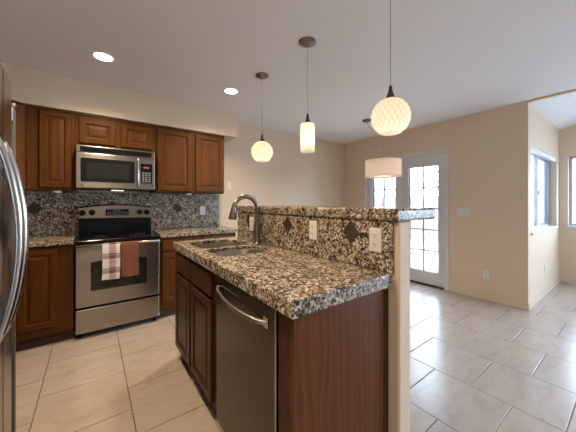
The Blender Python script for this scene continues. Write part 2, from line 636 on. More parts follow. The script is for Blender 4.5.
XY = lambda p, q, t: (p, q, t)     # polygon in plan, extruded in z
YZ = lambda p, q, t: (t, p, q)     # polygon in y,z extruded in x
XZ = lambda p, q, t: (p, t, q)
def rect(a0, a1, b0, b1): return [(a0, b0), (a1, b0), (a1, b1), (a0, b1)]

# ------------------------------------------------------------------ room shell
ZC = 2.44
XL, XD, XR = -1.12, 4.08, 5.95       # left wall, french-door wall, far right wall
YB, YN, YF = 3.60, 0.80, -4.0        # stove wall, nook wall, wall behind the camera
struct(MB().prism([(XL - .2, YF - .2), (XR + .2, YF - .2), (XR + .2, YN + .2), (XD + .12, YN + .2), (XD + .12, YB + .2), (XL - .2, YB + .2)], [], XY, -0.08, 0.0).build('floor', 'floor'))
struct(MB().prism([(XL - .2, YF - .2), (XD + .02, YF - .2), (XD + .02, YN), (XD + .15, YN), (XD + .15, YB + .2), (XL - .2, YB + .2)], [], XY, ZC, ZC + 0.1).build('ceiling', 'ceil'))
# vault over the nook: rises from the window wall toward the living room
vb = MB()
ys = [(YN + .15, 2.415 - .033), (YN, 2.415), (-1.6, 2.415 + .22 * 2.4), (YF - .2, 2.415 + .22 * 2.4)]
vb.loops([[(XD + .02, y, z), (XR + .2, y, z), (XR + .2, y, z + .1), (XD + .02, y, z + .1)] for y, z in ys])
struct(vb.build('ceiling_vault', 'ceil'))
gm = MB()
gm.prism([(YF - .2, ZC), (YN, ZC - .02), (-1.6, 3.1), (YF - .2, 3.1)], [], YZ, XD - .03, XD + .02)
struct(gm.build('wall_gable', 'wall'))
struct(MB().box(XL - .15, XD + .15, YB, YB + .15, 0, ZC).build('wall_back', 'wall'))
struct(MB().box(XL - .15, XL, YF - .15, YB, 0, ZC).build('wall_left', 'wall'))
struct(MB().prism(rect(XL, XR + .15, 0, 3.2), [rect(4.8, 5.8, 0.15, 2.5)], XZ, YF - .15, YF).build('wall_front', 'wall'))
DY0, DY1, DZ = 1.70, 3.03, 1.985     # french door opening
struct(MB().prism(rect(YN, YB, 0, ZC), [rect(DY0, DY1, 0.0005, DZ)], YZ, XD, XD + .15).build('wall_right', 'wall'))
WX0, WX1, WZ0, WZ1 = 4.225, 5.775, 0.885, 1.945
struct(MB().prism(rect(XD + .15, XR + .15, 0, ZC + .02), [rect(WX0, WX1, WZ0, WZ1)], XZ, YN, YN + .15).build('wall_nook', 'wall'))
struct(MB().prism(rect(YF, YN, 0, 3.2), [rect(-1.05, 0.70, 0.885, 1.985), rect(-3.8, -1.4, 0.15, 2.7)], YZ, XR, XR + .15).build('wall_far_right', 'wall'))
# bulkhead above the wall cabinets
SOF = 2.118
struct(MB().box(XL, 1.557, 3.205, YB, SOF, ZC, 0.006).build('wall_soffit', 'wall'))
struct(MB().box(XL, -0.76, YF + 2, 3.205, SOF, ZC, 0.006).build('wall_soffit_side', 'wall'))
# half wall behind the island
struct(MB().box(1.085, 1.182, 0.64, 2.26, 0, 1.168, 0.012, 3).build('wall_island', 'wall'))
# baseboards
def baseboard(name, x0, x1, y0, y1):
    struct(MB().box(x0, x1, y0, y1, 0, 0.08, 0.004).build(name, 'trim'))
baseboard('baseboard_right', XD - .012, XD, YN - .012, 1.645)
baseboard('baseboard_right_far', XD - .012, XD, 3.09, YB)
baseboard('baseboard_nook', XD, XR, YN - .012, YN)
baseboard('baseboard_far_right', XR - .012, XR, YF, YN - .012)
baseboard('baseboard_back', 1.62, XD - .012, YB - .012, YB)
baseboard('baseboard_island', 1.182, 1.194, 0.64, 2.26)

# ------------------------------------------------------------------ french doors
cs = MB()
cs.prism([(DY0 - .052, 0), (DY0 - .052, DZ + .052), (DY1 + .052, DZ + .052), (DY1 + .052, 0), (DY1, 0), (DY1, DZ), (DY0, DZ), (DY0, 0)], [], YZ, XD - .014, XD - .0005)
struct(cs.build('trim_1', 'white_trim'))
jm = MB()
jm.box(XD, XD + .14, DY0, DY0 + .012, 0, DZ)
jm.box(XD, XD + .14, DY1 - .012, DY1, 0, DZ)
jm.box(XD, XD + .14, DY0 + .012, DY1 - .012, DZ - .012, DZ)
struct(jm.build('trim_2', 'white_trim'))
struct(MB().box(XD - .02, XD + .16, DY0 + .012, DY1 - .012, 0, 0.018, .004).build('trim_3', 'threshold'))

def french_leaf(name, y0, y1, hinge_low):
    gy0, gy1, gz0, gz1 = y0 + .088, y1 - .115 if hinge_low else y1 - .088, 0.205, 1.808
    if not hinge_low:
        gy0 = y0 + .115
    o = MB().prism(rect(y0, y1, 0.02, DZ - .015), [rect(gy0, gy1, gz0, gz1)], YZ, XD + .02, XD + .065).build(name, 'white_trim')
    struct(o)
    mo = MB()
    b = .02
    mo.prism(rect(gy0 - b, gy1 + b, gz0 - b, gz1 + b), [rect(gy0, gy1, gz0, gz1)], YZ, XD + .012, XD + .07)
    mo.build('glazing_frame', 'white_trim', o)
    gr = MB()
    ym = (gy0 + gy1) / 2
    gr.box(XD + .03, XD + .055, ym - .010, ym + .010, gz0, gz1)
    for i in range(1, 5):
        z = gz0 + (gz1 - gz0) * i / 5
        gr.box(XD + .03, XD + .055, gy0, gy1, z - .010, z + .010)
    gr.build('glazing_bars', 'white_trim', o)
    MB().box(XD + .04, XD + .045, gy0, gy1, gz0, gz1).build('glass', 'glass', o)
    hy = y0 - .004 if hinge_low else y1 + .004
    for z in (0.22, 1.0, 1.76):
        MB().cyl((XD + .012, hy, z - .045), (XD + .012, hy, z + .045), .007, n=10).build('hinge', 'bronze', o)
    if not hinge_low:
        pass
    else:
        ly = y1 - .05
        hb = MB().cyl((XD + .02, ly, .98), (XD - .004, ly, .98), .026, n=18)
        hb.tube([(XD - .004, ly, .98), (XD - .035, ly, .98), (XD - .04, ly - .02, .98), (XD - .04, ly - .10, .98)], .008, 10)
        hb.build('door_handle', 'bronze', o, True)
    return o
french_leaf('door_1', DY0 + .014, 2.364, True)
french_leaf('door_2', 2.368, DY1 - .014, False)

# ------------------------------------------------------------------ windows
w1 = struct(MB().prism(rect(WX0, WX1, WZ0, WZ1), [rect(WX0 + .04, WX1 - .04, WZ0 + .045, WZ1 - .045)], XZ, YN + .085, YN + .135).build('window_1', 'sash'))
MB().box(4.985, 5.035, YN + .075, YN + .12, WZ0 + .045, WZ1 - .045).build('meeting_stile', 'sash', w1)
MB().box(WX0 + .04, WX1 - .04, YN + .115, YN + .12, WZ0 + .045, WZ1 - .045).build('glass', 'glass', w1)
MB().box(5.035, WX1 - .04, YN + .124, YN + .126, WZ0 + .045, WZ1 - .045).build('screen', 'screen', w1)
MB().box(5.0, 5.02, YN + .06, YN + .076, 1.36, 1.42, .003).build('latch', 'white_trim', w1)
struct(MB().box(WX0 - .01, WX1 + .01, YN - .018, YN + .085, WZ0 - .022, WZ0 + .012, .004).build('window_sill', 'white_trim'))
hr = thing('blind_headrail', 'white blind head rail across the top of the window in the nook', 'blind', ((WX0 + WX1) / 2, YN + .03, WZ1 - .06))
MB().box(WX0 + .01, WX1 - .01, YN + .005, YN + .055, WZ1 - .055, WZ1 - .001, .004).build('valance', 'white_trim', hr)
MB().cyl((WX0 + .08, YN + .025, WZ1 - .055), (WX0 + .08, YN + .025, WZ1 - .5), .004, n=8).build('tilt_wand', 'white_trim', hr)
def side_window(name, y0, y1, z0, z1):
    w = struct(MB().prism(rect(y0, y1, z0, z1), [rect(y0 + .04, y1 - .04, z0 + .045, z1 - .045)], YZ, XR + .085, XR + .135).build(name, 'sash'))
    ym = (y0 + y1) / 2
    MB().box(XR + .075, XR + .12, ym - .025, ym + .025, z0 + .045, z1 - .045).build('meeting_stile', 'sash', w)
    MB().box(XR + .115, XR + .12, y0 + .04, y1 - .04, z0 + .045, z1 - .045).build('glass', 'glass', w)
side_window('window_2', -1.05, 0.70, 0.885, 1.985)
side_window('fill_window_3', -3.8, -1.4, 0.15, 2.7)  # second one is unseen, added to bring in more daylight
w4 = struct(MB().prism(rect(4.8, 5.8, 0.15, 2.5), [rect(4.85, 5.275, 0.2, 2.45), rect(5.325, 5.75, 0.2, 2.45)], XZ, YF - .135, YF - .085).build('fill_window_4', 'sash'))  # unseen window, added for cool daylight from behind right
MB().box(4.85, 5.75, YF - .112, YF - .108, 0.2, 2.45).build('glass', 'glass', w4)
struct(MB().box(XR - .018, XR + .085, -1.06, 0.71, 0.863, 0.897, .004).build('window_sill_far', 'white_trim'))

# ------------------------------------------------------------------ outside
struct(MB().box(4.25, 24, 0.97, 16, -0.14, -0.05).build('ground_patio', 'patio'))
struct(MB().box(6.12, 24, -14, 0.97, -0.14, -0.05).build('ground_yard', 'patio'))
struct(MB().box(-8, 6.12, -14, YF - .2, -0.14, -0.05).build('ground_front', 'patio'))
tag(MB().box(9.2, 9.4, 2.15, 15, -0.05, 1.5).build('garden_wall', 'block'), 'pale block garden wall seen through the french door panes', 'wall')
tag(MB().box(4.6, 9.2, 3.9 + 2.2, 4.1 + 2.2, -0.05, 1.5).build('garden_wall', 'block'), 'return of the pale block wall, behind the left french door leaf', 'wall')
tag(MB().box(4.8, 9.2, 1.9, 2.1, -0.05, 0.0).build('paving_edge', 'patio'), 'low concrete edging strip across the patio outside', 'edging')

# ------------------------------------------------------------------ cabinets
DOOR_STEPS = [(0, 0), (0, .014), (.004, .019), (.048, .019), (.054, .010), (.062, .009), (.086, .0165), (.090, .017)]
DRAWER_STEPS = [(0, 0), (0, .013), (.005, .019), (.014, .019)]

def cab_door(T, a0, a1, c0, c1, parent, m='wood', name='door', steps=DOOR_STEPS):
    s = min(1.0, (min(a1 - a0, c1 - c0)) / 0.24)
    return MB(T).panel(a0, a1, c0, c1, [(i * s, hh) for i, hh in steps], 0.001).build(name, m, parent)

def carcass(T, a0, a1, depth, c0, c1, parent, m='wood', name='body'):
    return MB(T).box(a0, a1, -depth, 0, c0, c1, .002, 1).build(name, m, parent)

# wall cabinets on the stove wall (face y = 3.23)
FY = 3.23
TW = frame((0, FY, 0), (1, 0, 0), (0, -1, 0))
UB, UT = 1.37, SOF - .004
def wall_cab(label, a0, a1, c0, c1, doors):
    t = thing('wall_cabinet', label, 'cabinet', ((a0 + a1) / 2, 3.41, c0))
    carcass(TW, a0, a1, YB - FY - .002, c0, c1, t)
    MB(TW).box(a0 - .0, a1 + .0, .001, .012, c1 - .018, c1, .003, 1).build('crown_strip', 'wood', t)
    for d in doors:
        cab_door(TW, d[0], d[1], d[2], d[3], t)
    return t
wall_cab('narrow wood wall cabinet with one tall door, left of the microwave', -0.463, -0.128, UB, UT, [(-0.378, -0.154, 1.392, 2.088)])
wall_cab('short two-door wood wall cabinet directly above the microwave', -0.126, 0.562, 1.80, UT, [(-0.098, 0.192, 1.83, 2.068), (0.246, 0.532, 1.83, 2.068)])
wall_cab('wide wood wall cabinet with two tall doors, right of the microwave', 0.564, 1.372, UB, UT, [(0.583, 0.958, 1.390, 2.080), (1.003, 1.358, 1.390, 2.080)])
# diagonal corner wall cabinet
cc = thing('corner_wall_cabinet', 'diagonal corner wood wall cabinet beside the refrigerator top', 'cabinet', (-0.8, 3.3, UB))
cb = MB()
cb.prism([(-0.465, YB - .002), (XL + .002, YB - .002), (XL + .002, 2.905), (-0.78, 2.905), (-0.465, FY - .008)], [], XY, UB, UT)
cb.build('body', 'wood', cc)
TD = frame((-0.78, 2.905, 0), (1, 1.01, 0), (1, -1, 0))
cab_door(TD, 0.05, 0.41, 1.392, 2.088, cc)
MB(TD).box(0.0, 0.44, .001, .012, UT - .018, UT, .003, 1).build('crown_strip', 'wood', cc)
for px, lab in ((-0.27, 'small round puck light under the narrow wall cabinet'), (0.97, 'small round puck light under the wide wall cabinet')):
    t = thing('puck_light', lab, 'light', (px, 3.38, UB - .014), 'lights under the wall cabinets')
    MB().lathe((px, 3.38, UB - .014), [(.030, 0), (.034, .004), (.034, .0135)], 20, False, True).build('housing', 'plate', t, True)
    MB().lathe((px, 3.38, UB - .013), [(.029, 0), (.026, .002)], 20, True, True).build('lens', 'puck', t)

# base cabinets on the stove wall
BY = 3.10
TB = frame((0, BY, 0), (1, 0, 0), (0, -1, 0))
def toe(T, a0, a1, depth, parent, rec=0.045, m='toe'):
    MB(T).box(a0, a1, -depth, -rec, 0, .095).build('toe_kick', m, parent)
t = thing('base_cabinet', 'wood base cabinet with one door, left of the range', 'cabinet', (-0.32, 3.35, 0))
carcass(TB, -0.518, -0.134, YB - BY - .002, .095, .873, t)
toe(TB, -0.518, -0.134, YB - BY - .002, t)
cab_door(TB, -0.50, -0.243, .165, .850, t)
t = thing('corner_base_cabinet', 'wood corner base cabinet tucked behind the refrigerator handle', 'cabinet', (-0.82, 2.8, 0))
MB().prism([(-0.522, YB - .002), (XL + .002, YB - .002), (XL + .002, 1.99), (-0.522, 1.99)], [], XY, .095, .873).build('body', 'wood', t)
MB().box(XL + .002, -0.567, 1.99, YB - .002, 0, .095).build('toe_kick', 'toe', t)
TL = frame((-0.522, 3.08, 0), (0, 1, 0), (1, 0, 0))
for a in (-1.06, -0.56):
    cab_door(TL, a, a + .46, .165, .850, t)
t = thing('base_cabinet', 'wood base cabinets with drawers over doors, right of the range', 'cabinet', (1.02, 3.35, 0))
carcass(TB, 0.588, 1.47, YB - BY - .002, .095, .873, t)
toe(TB, 0.588, 1.47, YB - BY - .002, t)
for a0, a1 in ((0.61, 1.02), (1.05, 1.455)):
    cab_door(TB, a0, a1, .735, .858, t, name='drawer', steps=DRAWER_STEPS)
    cab_door(TB, a0, a1, .165, .705, t)

# ------------------------------------------------------------------ worktops
def slab(poly_out, holes, z0, z1, e=.006):
    mb = MB()
    n = len(poly_out)
    # inset outline for the eased edge
    def inset(poly, d):
        out = []
        for i in range(len(poly)):
            p0, p1, p2 = Vector(poly[i - 1]), Vector(poly[i]), Vector(poly[(i + 1) % len(poly)])
            d1 = (p1 - p0).normalized(); d2 = (p2 - p1).normalized()
            n1 = Vector((-d1.y, d1.x)); n2 = Vector((-d2.y, d2.x))
            b = (n1 + n2)
            b = b / max(0.2, b.dot(n1))
            out.append(tuple(p1 + b * d))
        return out
    ins = inset(poly_out, e)
    flat = ins + [p for hpoly in holes for p in hpoly]
    tris = fill([ins] + holes)
    ring = lambda poly, z: [(p[0], p[1], z) for p in poly]
    V = [mb.v((p[0], p[1], z1)) for p in flat]
    for tr in tris:
        mb.face([V[i] for i in tr])
    zu = z0
    if holes:       # a thinner slab with a built-up edge round the outside
        zu = z1 - .022
        inr = inset(poly_out, .03)
        mb.loops([ring(ins, z0), ring(inr, z0), ring(inr, zu)], False, False)
        fl2 = inr + [p for hpoly in holes for p in hpoly]
        t2 = fill([inr] + holes)
    else:
        fl2, t2 = flat, tris
    V = [mb.v((p[0], p[1], zu)) for p in fl2]
    for tr in t2:
        mb.face([V[i] for i in reversed(tr)])
    mid = inset(poly_out, e * .3)
    mb.loops([ring(ins, z0), ring(mid, z0 + e * .3), ring(poly_out, z0 + e), ring(poly_out, z1 - e), ring(mid, z1 - e * .3), ring(ins, z1)], False, False)
    for hpoly in holes:
        mb.loops([ring(hpoly, zu), ring(hpoly, z1)], False, False)
    return mb
CT0, CT1 = .875, .922
tag(slab([(XL + .002, 1.97), (-0.49, 1.97), (-0.49, 3.07), (-0.132, 3.07), (-0.132, YB - .022), (XL + .002, YB - .022)], [], CT0, CT1).build('granite_worktop', 'granite', weld=True),
    'speckled granite worktop left of the range, below the narrow wall cabinet', 'worktop')
tag(slab([(0.586, 3.07), (1.50, 3.07), (1.50, YB - .022), (0.586, YB - .022)], [], CT0, CT1).build('granite_worktop', 'granite', weld=True),
    'speckled granite worktop right of the range, behind the sink', 'worktop')
bs = MB().box(XL + .002, 1.447, YB - .020, YB - .0005, CT0, UB - .003, .001, 1).build('granite_backsplash', 'granite')
tag(bs, 'speckled granite backsplash slab along the stove wall', 'backsplash')
def diamond(T, a, c, hw, hh, parent):
    mb = MB(T)
    st = [(1.0, 0), (1.0, .002), (.93, .0035), (.80, .0035), (.76, .002), (.70, .002)]
    mb.loops([[(a - hw * s, b, c), (a, b, c - hh * s), (a + hw * s, b, c), (a, b, c + hh * s)] for s, b in st])
    return mb.build('diamond_inlay', 'lattice', parent)
TBS = frame((0, YB - .0202, 0), (1, 0, 0), (0, -1, 0))
diamond(TBS, -0.455, 1.195, .066, .070, bs)
diamond(TBS, 0.885, 1.188, .060, .068, bs)

# ------------------------------------------------------------------ outlets and switches
def outlet(T, a, c, label, w=.070, hgt=.114, kind='duplex', group=None):
    P = T @ Vector((a, 0, c - hgt / 2))
    cat = 'outlet' if kind == 'duplex' else 'switch'
    t = thing('wall_outlet' if kind == 'duplex' else 'light_switch', label, cat, tuple(P), group)
    MB(T).panel(a - w / 2, a + w / 2, c - hgt / 2, c + hgt / 2, [(0, 0.0005), (0, .003), (.003, .005), (.006, .0055)]).build('cover_plate', 'plate', t)
    if kind == 'duplex':
        for s in (-1, 1):
            cz = c + s * hgt * .18
            r = MB(T)
            r.loops([[(a + x * .8, b, cz + z) for x, z in rounded_rect(-.019, .019, -.0165, .0165, .012, 4)] for b in (.005, .0075)])
            so = r.build('socket', 'plate', t)
            sl = MB(T)
            sl.box(a - .008, a - .0055, .0074, .0079, cz - .003, cz + .008)
            sl.box(a + .0055, a + .008, .0074, .0079, cz - .003, cz + .008)
            sl.box(a - .0025, a + .0025, .0074, .0079, cz - .010, cz - .0055)
            sl.build('slots', 'slot', so)
    else:
        n = kind
        for i in range(n):
            cx_ = a + (i - (n - 1) / 2) * .046
            MB(T).panel(cx_ - .0155, cx_ + .0155, c - .031, c + .031, [(0, .005), (0, .007), (.004, .0085)]).build('rocker', 'plate', t)
    return t
outlet(TBS, 1.210, 1.148, 'white outlet on the granite backsplash of the stove wall')
TWALL = frame((0, YB - .0005, 0), (1, 0, 0), (0, -1, 0))
outlet(TWALL, 1.60, 1.505, 'white light switch on the tan wall just right of the wall cabinets', kind=1)
TDW = frame((XD - .0005, 0, 0), (0, -1, 0), (-1, 0, 0))
outlet(TDW, -1.460, 1.131, 'white three-gang switch plate right of the french doors', w=.165, hgt=.105, kind=3)
outlet(TDW, -1.208, 0.331, 'white outlet low on the tan wall right of the french doors')
TNW = frame((0, YN - .0005, 0), (1, 0, 0), (0, -1, 0))
outlet(TNW, 4.96, 0.36, 'white outlet below the window in the nook')

# ------------------------------------------------------------------ range
RX0, RX1 = -0.124, 0.577
RC = (RX0 + RX1) / 2
rg = thing('range', 'stainless and black freestanding electric range between the base cabinets', 'range', (RC, 3.3, 0))
MB().box(RX0, RX1, 3.085, 3.575, .04, .872).build('body', 'blackmatte', rg)
for x in (RX0 + .04, RX1 - .04):
    for y in (3.11, 3.54):
        MB().cyl((x, y, 0), (x, y, .041), .016, n=12).build('foot', 'blackmatte', rg)
dr = MB().box(RX0 + .004, RX1 - .004, 3.05, 3.0845, .056, .272, .006).build('drawer', 'steel_h', rg)
od = MB().box(RX0 + .004, RX1 - .004, 3.05, 3.0845, .293, .850, .006).build('oven_door', 'steel_h', rg)
wp = [(-0.008, .435), (.455, .432), (.455, .692)] + [(.455 - .463 * k / 12, .692 + .030 * math.sin(PI * k / 12) + .004 * k / 12) for k in range(1, 12)] + [(-0.008, .700)]
def arched(ins, y):
    cx_, cz_ = .2235, .58
    return [(cx_ + (x - cx_) * (1 - ins), y, cz_ + (z - cz_) * (1 - ins * 1.6)) for x, z in wp]
MB().loops([arched(0, 3.0495), arched(0, 3.047), arched(.02, 3.0465), arched(.03, 3.048)]).build('oven_window', 'ovenglass', od)
MB().loops([arched(.03, 3.0475), arched(.03, 3.0468)]).build('window_border', 'blackmatte', od) if False else None
hd = MB()
hd.tube([(RX0 + .012, 3.050, .857), (RX0 + .014, 3.012, .860), (RX0 + .03, 2.998, .860), (RX1 - .03, 2.998, .860), (RX1 - .014, 3.012, .860), (RX1 - .012, 3.050, .857)], .0125, 12)
hd.build('handle', 'steel', od, True)
ct = MB()
ct.box(RX0 - .004, RX1 + .004, 3.03, 3.50, .874, .908, .008)
cto = ct.build('cooktop', 'black', rg)
for (x, y, r) in ((.05, 3.14, .085), (.42, 3.15, .105), (.06, 3.37, .075), (.41, 3.37, .075)):
    b_ = MB()
    for k in (1.0, .66, .36):
        b_.lathe((x, y, .9079), [(r * k - .004, 0), (r * k - .004, .0012), (r * k, .0012), (r * k, 0)], 40)
    b_.build('burner_ring', 'burner', cto)
bgd = MB()
bgd.box(RX0 + .012, RX1 - .012, 3.485, 3.575, .873, 1.085, .004)
bgo = bgd.build('backguard', 'black', rg)
pf = [(RX0 + .010, 1.090)] + [(RX1 - .010, 1.080)] + [(RX1 - .012 - (RX1 - RX0 - .024) * k / 14, 1.196 + .036 * math.sin(PI * k / 14)) for k in range(15)]
cp = MB()
def cpr(s, y):
    cx_, cz_ = RC, 1.14
    return [(cx_ + (x - cx_) * (1 - s * .2), y, cz_ + (z - cz_) * (1 - s)) for x, z in pf]
cp.loops([cpr(0, 3.575), cpr(0, 3.478), cpr(.06, 3.470)])
cpo = cp.build('control_panel', 'steel', bgo)
ed = MB()
edge = [(x, 3.472, z + .004) for x, z in pf[2:]]
ed.tube(edge, .006, 8)
ed.build('panel_rim', 'black', bgo, True)
dsp = MB().loops([[(x, y, z) for x, z in rounded_rect(.118, .335, 1.113, 1.181, .012, 4)] for y in (3.4705, 3.466)]).build('display', 'black', bgo)
bt = MB()
for i in range(8):
    for j in range(2):
        bt.box(.132 + i * .025, .148 + i * .025, 3.4645, 3.4662, 1.122 + j * .018, 1.132 + j * .018)
bt.build('buttons', 'button', bgo)
MB().box(.19, .262, 3.4645, 3.4662, 1.160, 1.174).build('clock', 'display', bgo)
for x, z in ((-.080, 1.146), (.002, 1.149), (.442, 1.146), (.515, 1.143)):
    k = MB()
    k.cyl((x, 3.4705, z), (x, 3.466, z), .030, .030, 24)
    k.cyl((x, 3.466, z), (x, 3.440, z), .025, .021, 24)
    k.box(x - .004, x + .004, 3.434, 3.442, z - .020, z + .020, .001, 1)
    k.build('knob', 'blackmatte', bgo, True)
MB().cyl((.226, 3.4705, 1.098), (.226, 3.468, 1.098), .007, n=16).build('badge', 'blackmatte', bgo)

# towels over the oven handle
def towel(name, x0, x1, zb_front, m, label, ph):
    n, rows = 14, []
    path = [(3.0195, .62), (3.0185, .70), (3.018, .80), (3.016, .862), (3.010, .8735), (2.998, .8765), (2.986, .8735), (2.981, .862), (2.979, .80), (2.978, .72), (2.977, .63), (2.976, zb_front)]
    rings = []
    mb = MB()
    def row(y, z, off):
        pts = []
        for k in range(n + 1):
            s = k / n
            fall = max(0.0, min(1.0, (.87 - z) / .3))
            wv = .0035 * fall * math.sin(s * 9 + ph) - off
            yy = y + (wv if y < 2.998 else -wv * .3)
            pts.append((x0 + (x1 - x0) * s + .004 * fall * math.sin(z * 20 + ph), yy, z + .003 * math.sin(s * 5 + ph) * fall))
        return pts
    outer = [row(y, z, 0.0) for y, z in path]
    # give the cloth its thickness
    inner = []
    for (y, z), r in zip(path, outer):
        dv = Vector((2.998 - y, .860 - z)) if z > .862 else Vector((1 if y < 2.998 else -1, 0))
        dv = dv.normalized() * .0025
        inner.append([(p[0], p[1] + dv.x, p[2] + dv.y) for p in r])
    A = [[mb.v(p) for p in r] for r in outer]
    B = [[mb.v(p) for p in r] for r in inner]
    for i in range(len(A) - 1):
        for j in range(n):
            mb.face([A[i][j], A[i][j + 1], A[i + 1][j + 1], A[i + 1][j]])
            mb.face([B[i][j], B[i + 1][j], B[i + 1][j + 1], B[i][j + 1]])
        mb.face([A[i][0], A[i + 1][0], B[i + 1][0], B[i][0]])
        mb.face([A[i][n], B[i][n], B[i + 1][n], A[i + 1][n]])
    for i in (0, len(A) - 1):
        for j in range(n):
            mb.face([A[i][j], B[i][j], B[i][j + 1], A[i][j + 1]])
    o = mb.build(name, m, smooth=True)
    return tag(o, label, 'towel')
towel('dish_towel', .078, .216, .535, 'plaid', 'white and brown plaid dish towel hanging on the oven handle', 0.4)
bto = towel('dish_towel', .226, .372, .540, 'brown_towel', 'plain reddish-brown dish towel hanging on the oven handle', 2.0)

# ------------------------------------------------------------------ microwave
MX0, MX1, MZ0, MZ1, MY = -0.119, 0.541, 1.388, 1.792, 3.12
mw = thing('microwave', 'stainless over-the-range microwave below the short wall cabinet', 'microwave', (RC, 3.35, MZ0))
MB().box(MX0 + .003, MX1 - .003, MY + .03, YB - .024, MZ0, MZ1 + .004).build('body', 'blackmatte', mw)
dw = MB().box(MX0, MX1, MY, MY + .0295, MZ0 + .004, 1.722, .005).build('door', 'steel', mw)
vt = MB().box(MX0, MX1, MY + .002, MY + .0295, 1.725, MZ1, .004).build('vent_panel', 'steel', mw)
vg = MB()
vg.box(MX0 + .03, MX1 - .03, MY - .001, MY + .004, 1.732, 1.782)
for i in range(4):
    vg.box(MX0 + .032, MX1 - .032, MY - .004, MY - .0008, 1.737 + i * .011, 1.743 + i * .011)
vg.build('vent_grille', 'blackmatte', vt)
gb = MB().loops([[(x, y, z) for x, z in rounded_rect(-.085, .353, 1.452, 1.675, .014, 4)] for y in (MY - .0002, MY - .0025)]).build('window_surround', 'blackmatte', dw)
MB().loops([[(x, y, z) for x, z in rounded_rect(-.040, .308, 1.486, 1.636, .006, 3)] for y in (MY - .0023, MY - .0035)]).build('window', 'mwglass', dw)
hm = MB()
hm.tube([(.381, MY, 1.705), (.381, MY - .03, 1.700), (.381, MY - .036, 1.68), (.381, MY - .036, 1.44), (.381, MY - .03, 1.42), (.381, MY, 1.415)], .011, 12)
hm.build('handle', 'chrome', dw, True)
cpm = MB().loops([[(x, y, z) for x, z in rounded_rect(.408, .516, 1.455, 1.660, .010, 4)] for y in (MY - .0002, MY - .003)]).build('control_panel', 'black', dw)
kb = MB()
for i in range(3):
    for j in range(5):
        kb.box(.420 + i * .029, .442 + i * .029, MY - .0042, MY - .0028, 1.468 + j * .022, 1.482 + j * .022)
kb.build('keypad', 'button', dw)
MB().box(.435, .488, MY - .0042, MY - .0028, 1.612, 1.628).build('clock', 'redled', dw)
def badge(T, a, c, r, parent):
    MB(T).loops([[(a + rr * math.cos(2 * PI * k / 28), b, c + rr * math.sin(2 * PI * k / 28)) for k in range(28)] for rr, b in ((r, 0), (r, .0022), (r * .86, .003), (r * .80, .0018))]).build('badge', 'chrome', parent)
    cu = bpy.data.curves.new('badge_letters', 'FONT')
    cu.body = 'GE'
    cu.size = r * 1.15
    cu.shear = 0.3
    cu.align_x = 'CENTER'
    cu.align_y = 'CENTER'
    cu.extrude = .0006
    o = bpy.data.objects.new('badge_letters', cu)
    COL.objects.link(o)
    dg = bpy.context.evaluated_depsgraph_get()
    me = bpy.data.meshes.new_from_object(o.evaluated_get(dg))
    bpy.data.objects.remove(o)
    me.transform(Matrix(((1, 0, 0, a), (0, 0, 1, .0026), (0, 1, 0, c), (0, 0, 0, 1))))
    me.transform(T)
    me.transform(Matrix.Translation(-ORG[parent.name]))
    me.materials.append(M['blackmatte'])
    ob = bpy.data.objects.new('badge_letters', me)
    COL.objects.link(ob)
    ob.parent = parent
TM = frame((0, MY, 0), (1, 0, 0), (0, -1, 0))
badge(TM, -0.072, 1.422, .017, dw)
mlp = MB().box(.17, .28, 3.40, 3.44, MZ0 - .004, MZ0 - .0005, .001).build('cooktop_light', 'puck', mw)

# ------------------------------------------------------------------ island
IX = 0.559      # cabinet face frames
IE = 0.540      # end panel edge, proud of the frames
TI = frame((IX, 0, 0), (0, -1, 0), (-1, 0, 0))       # a = -y
sc_ = thing('island_sink_cabinet', 'wood island cabinet under the sink with two doors', 'cabinet', (0.8, 1.83, 0))
hb_ = MB()
hb_.prism(rect(IX, 1.083, 1.384, 2.262), [rect(IX + .02, 1.070, 1.40, 2.246)], XY, .11, .875)
hb_.box(IX, 1.083, 1.384, 2.262, .095, .1095)
hb_.build('body', 'wood_isl_shaded', sc_)
MB().box(IX + .025, 1.083, 1.384, 2.255, 0, .095).build('toe_kick', 'toe', sc_)
for a0, a1 in ((-2.252, -1.872), (-1.832, -1.462)):
    cab_door(TI, a0, a1, .716, .852, sc_, 'wood_isl_shaded', 'drawer_front', DRAWER_STEPS)
    cab_door(TI, a0, a1, .108, .692, sc_, 'wood_isl_shaded')
ep = thing('island_end_panel', 'dark wood end panel of the island beside the dishwasher', 'panel', (0.8, 0.74, 0))
MB().box(IE, 1.046, 0.692, 0.712, 0, .876, .001, 1).build('panel', 'wood_dark', ep)
MB().box(IE + .004, IE + .04, 0.712, 0.792, 0, .876, .001, 1).build('face_stile', 'wood_isl_shaded', ep)
MB().box(1.046, 1.084, 0.690, 0.712, 0, .876, .003, 1).build('scribe_moulding', 'wood_isl_shaded', ep)

dwm = thing('dishwasher', 'stainless dishwasher built into the island between door and end panel', 'dishwasher', (0.8, 1.08, 0))
MB().box(IX + .012, 1.08, 0.800, 1.370, .10, .872).build('tub', 'blackmatte', dwm)
MB().box(IX + .03, IX + .05, 0.800, 1.370, 0.0, .10).build('kick_plate', 'blackmatte', dwm)
dd = MB().box(IX - .022, IX + .011, 0.800, 1.370, .085, .866, .006).build('door', 'steel_dim', dwm)
MB().box(IX - .0225, IX - .018, 0.796, 0.8035, .085, .866).build('edge_strip', 'chrome', dd)
ha = MB()
hp = [(IX - .022, 1.335, .808)]
for k in range(17):
    s = k / 16
    hp.append((IX - .022 - .026 * math.sin(PI * s) ** .5 - .006, 1.330 - .460 * s, .806 - .014 * math.sin(PI * s) - .016 * s))
hp.append((IX - .022, .865, .790))
ha.tube(hp, .0095, 10)
ha.build('handle', 'steel', dd, True)
MB().box(IX - .026, IX - .021, .850, .880, .770, .812, .002, 1).build('handle_bracket', 'chrome', dd)
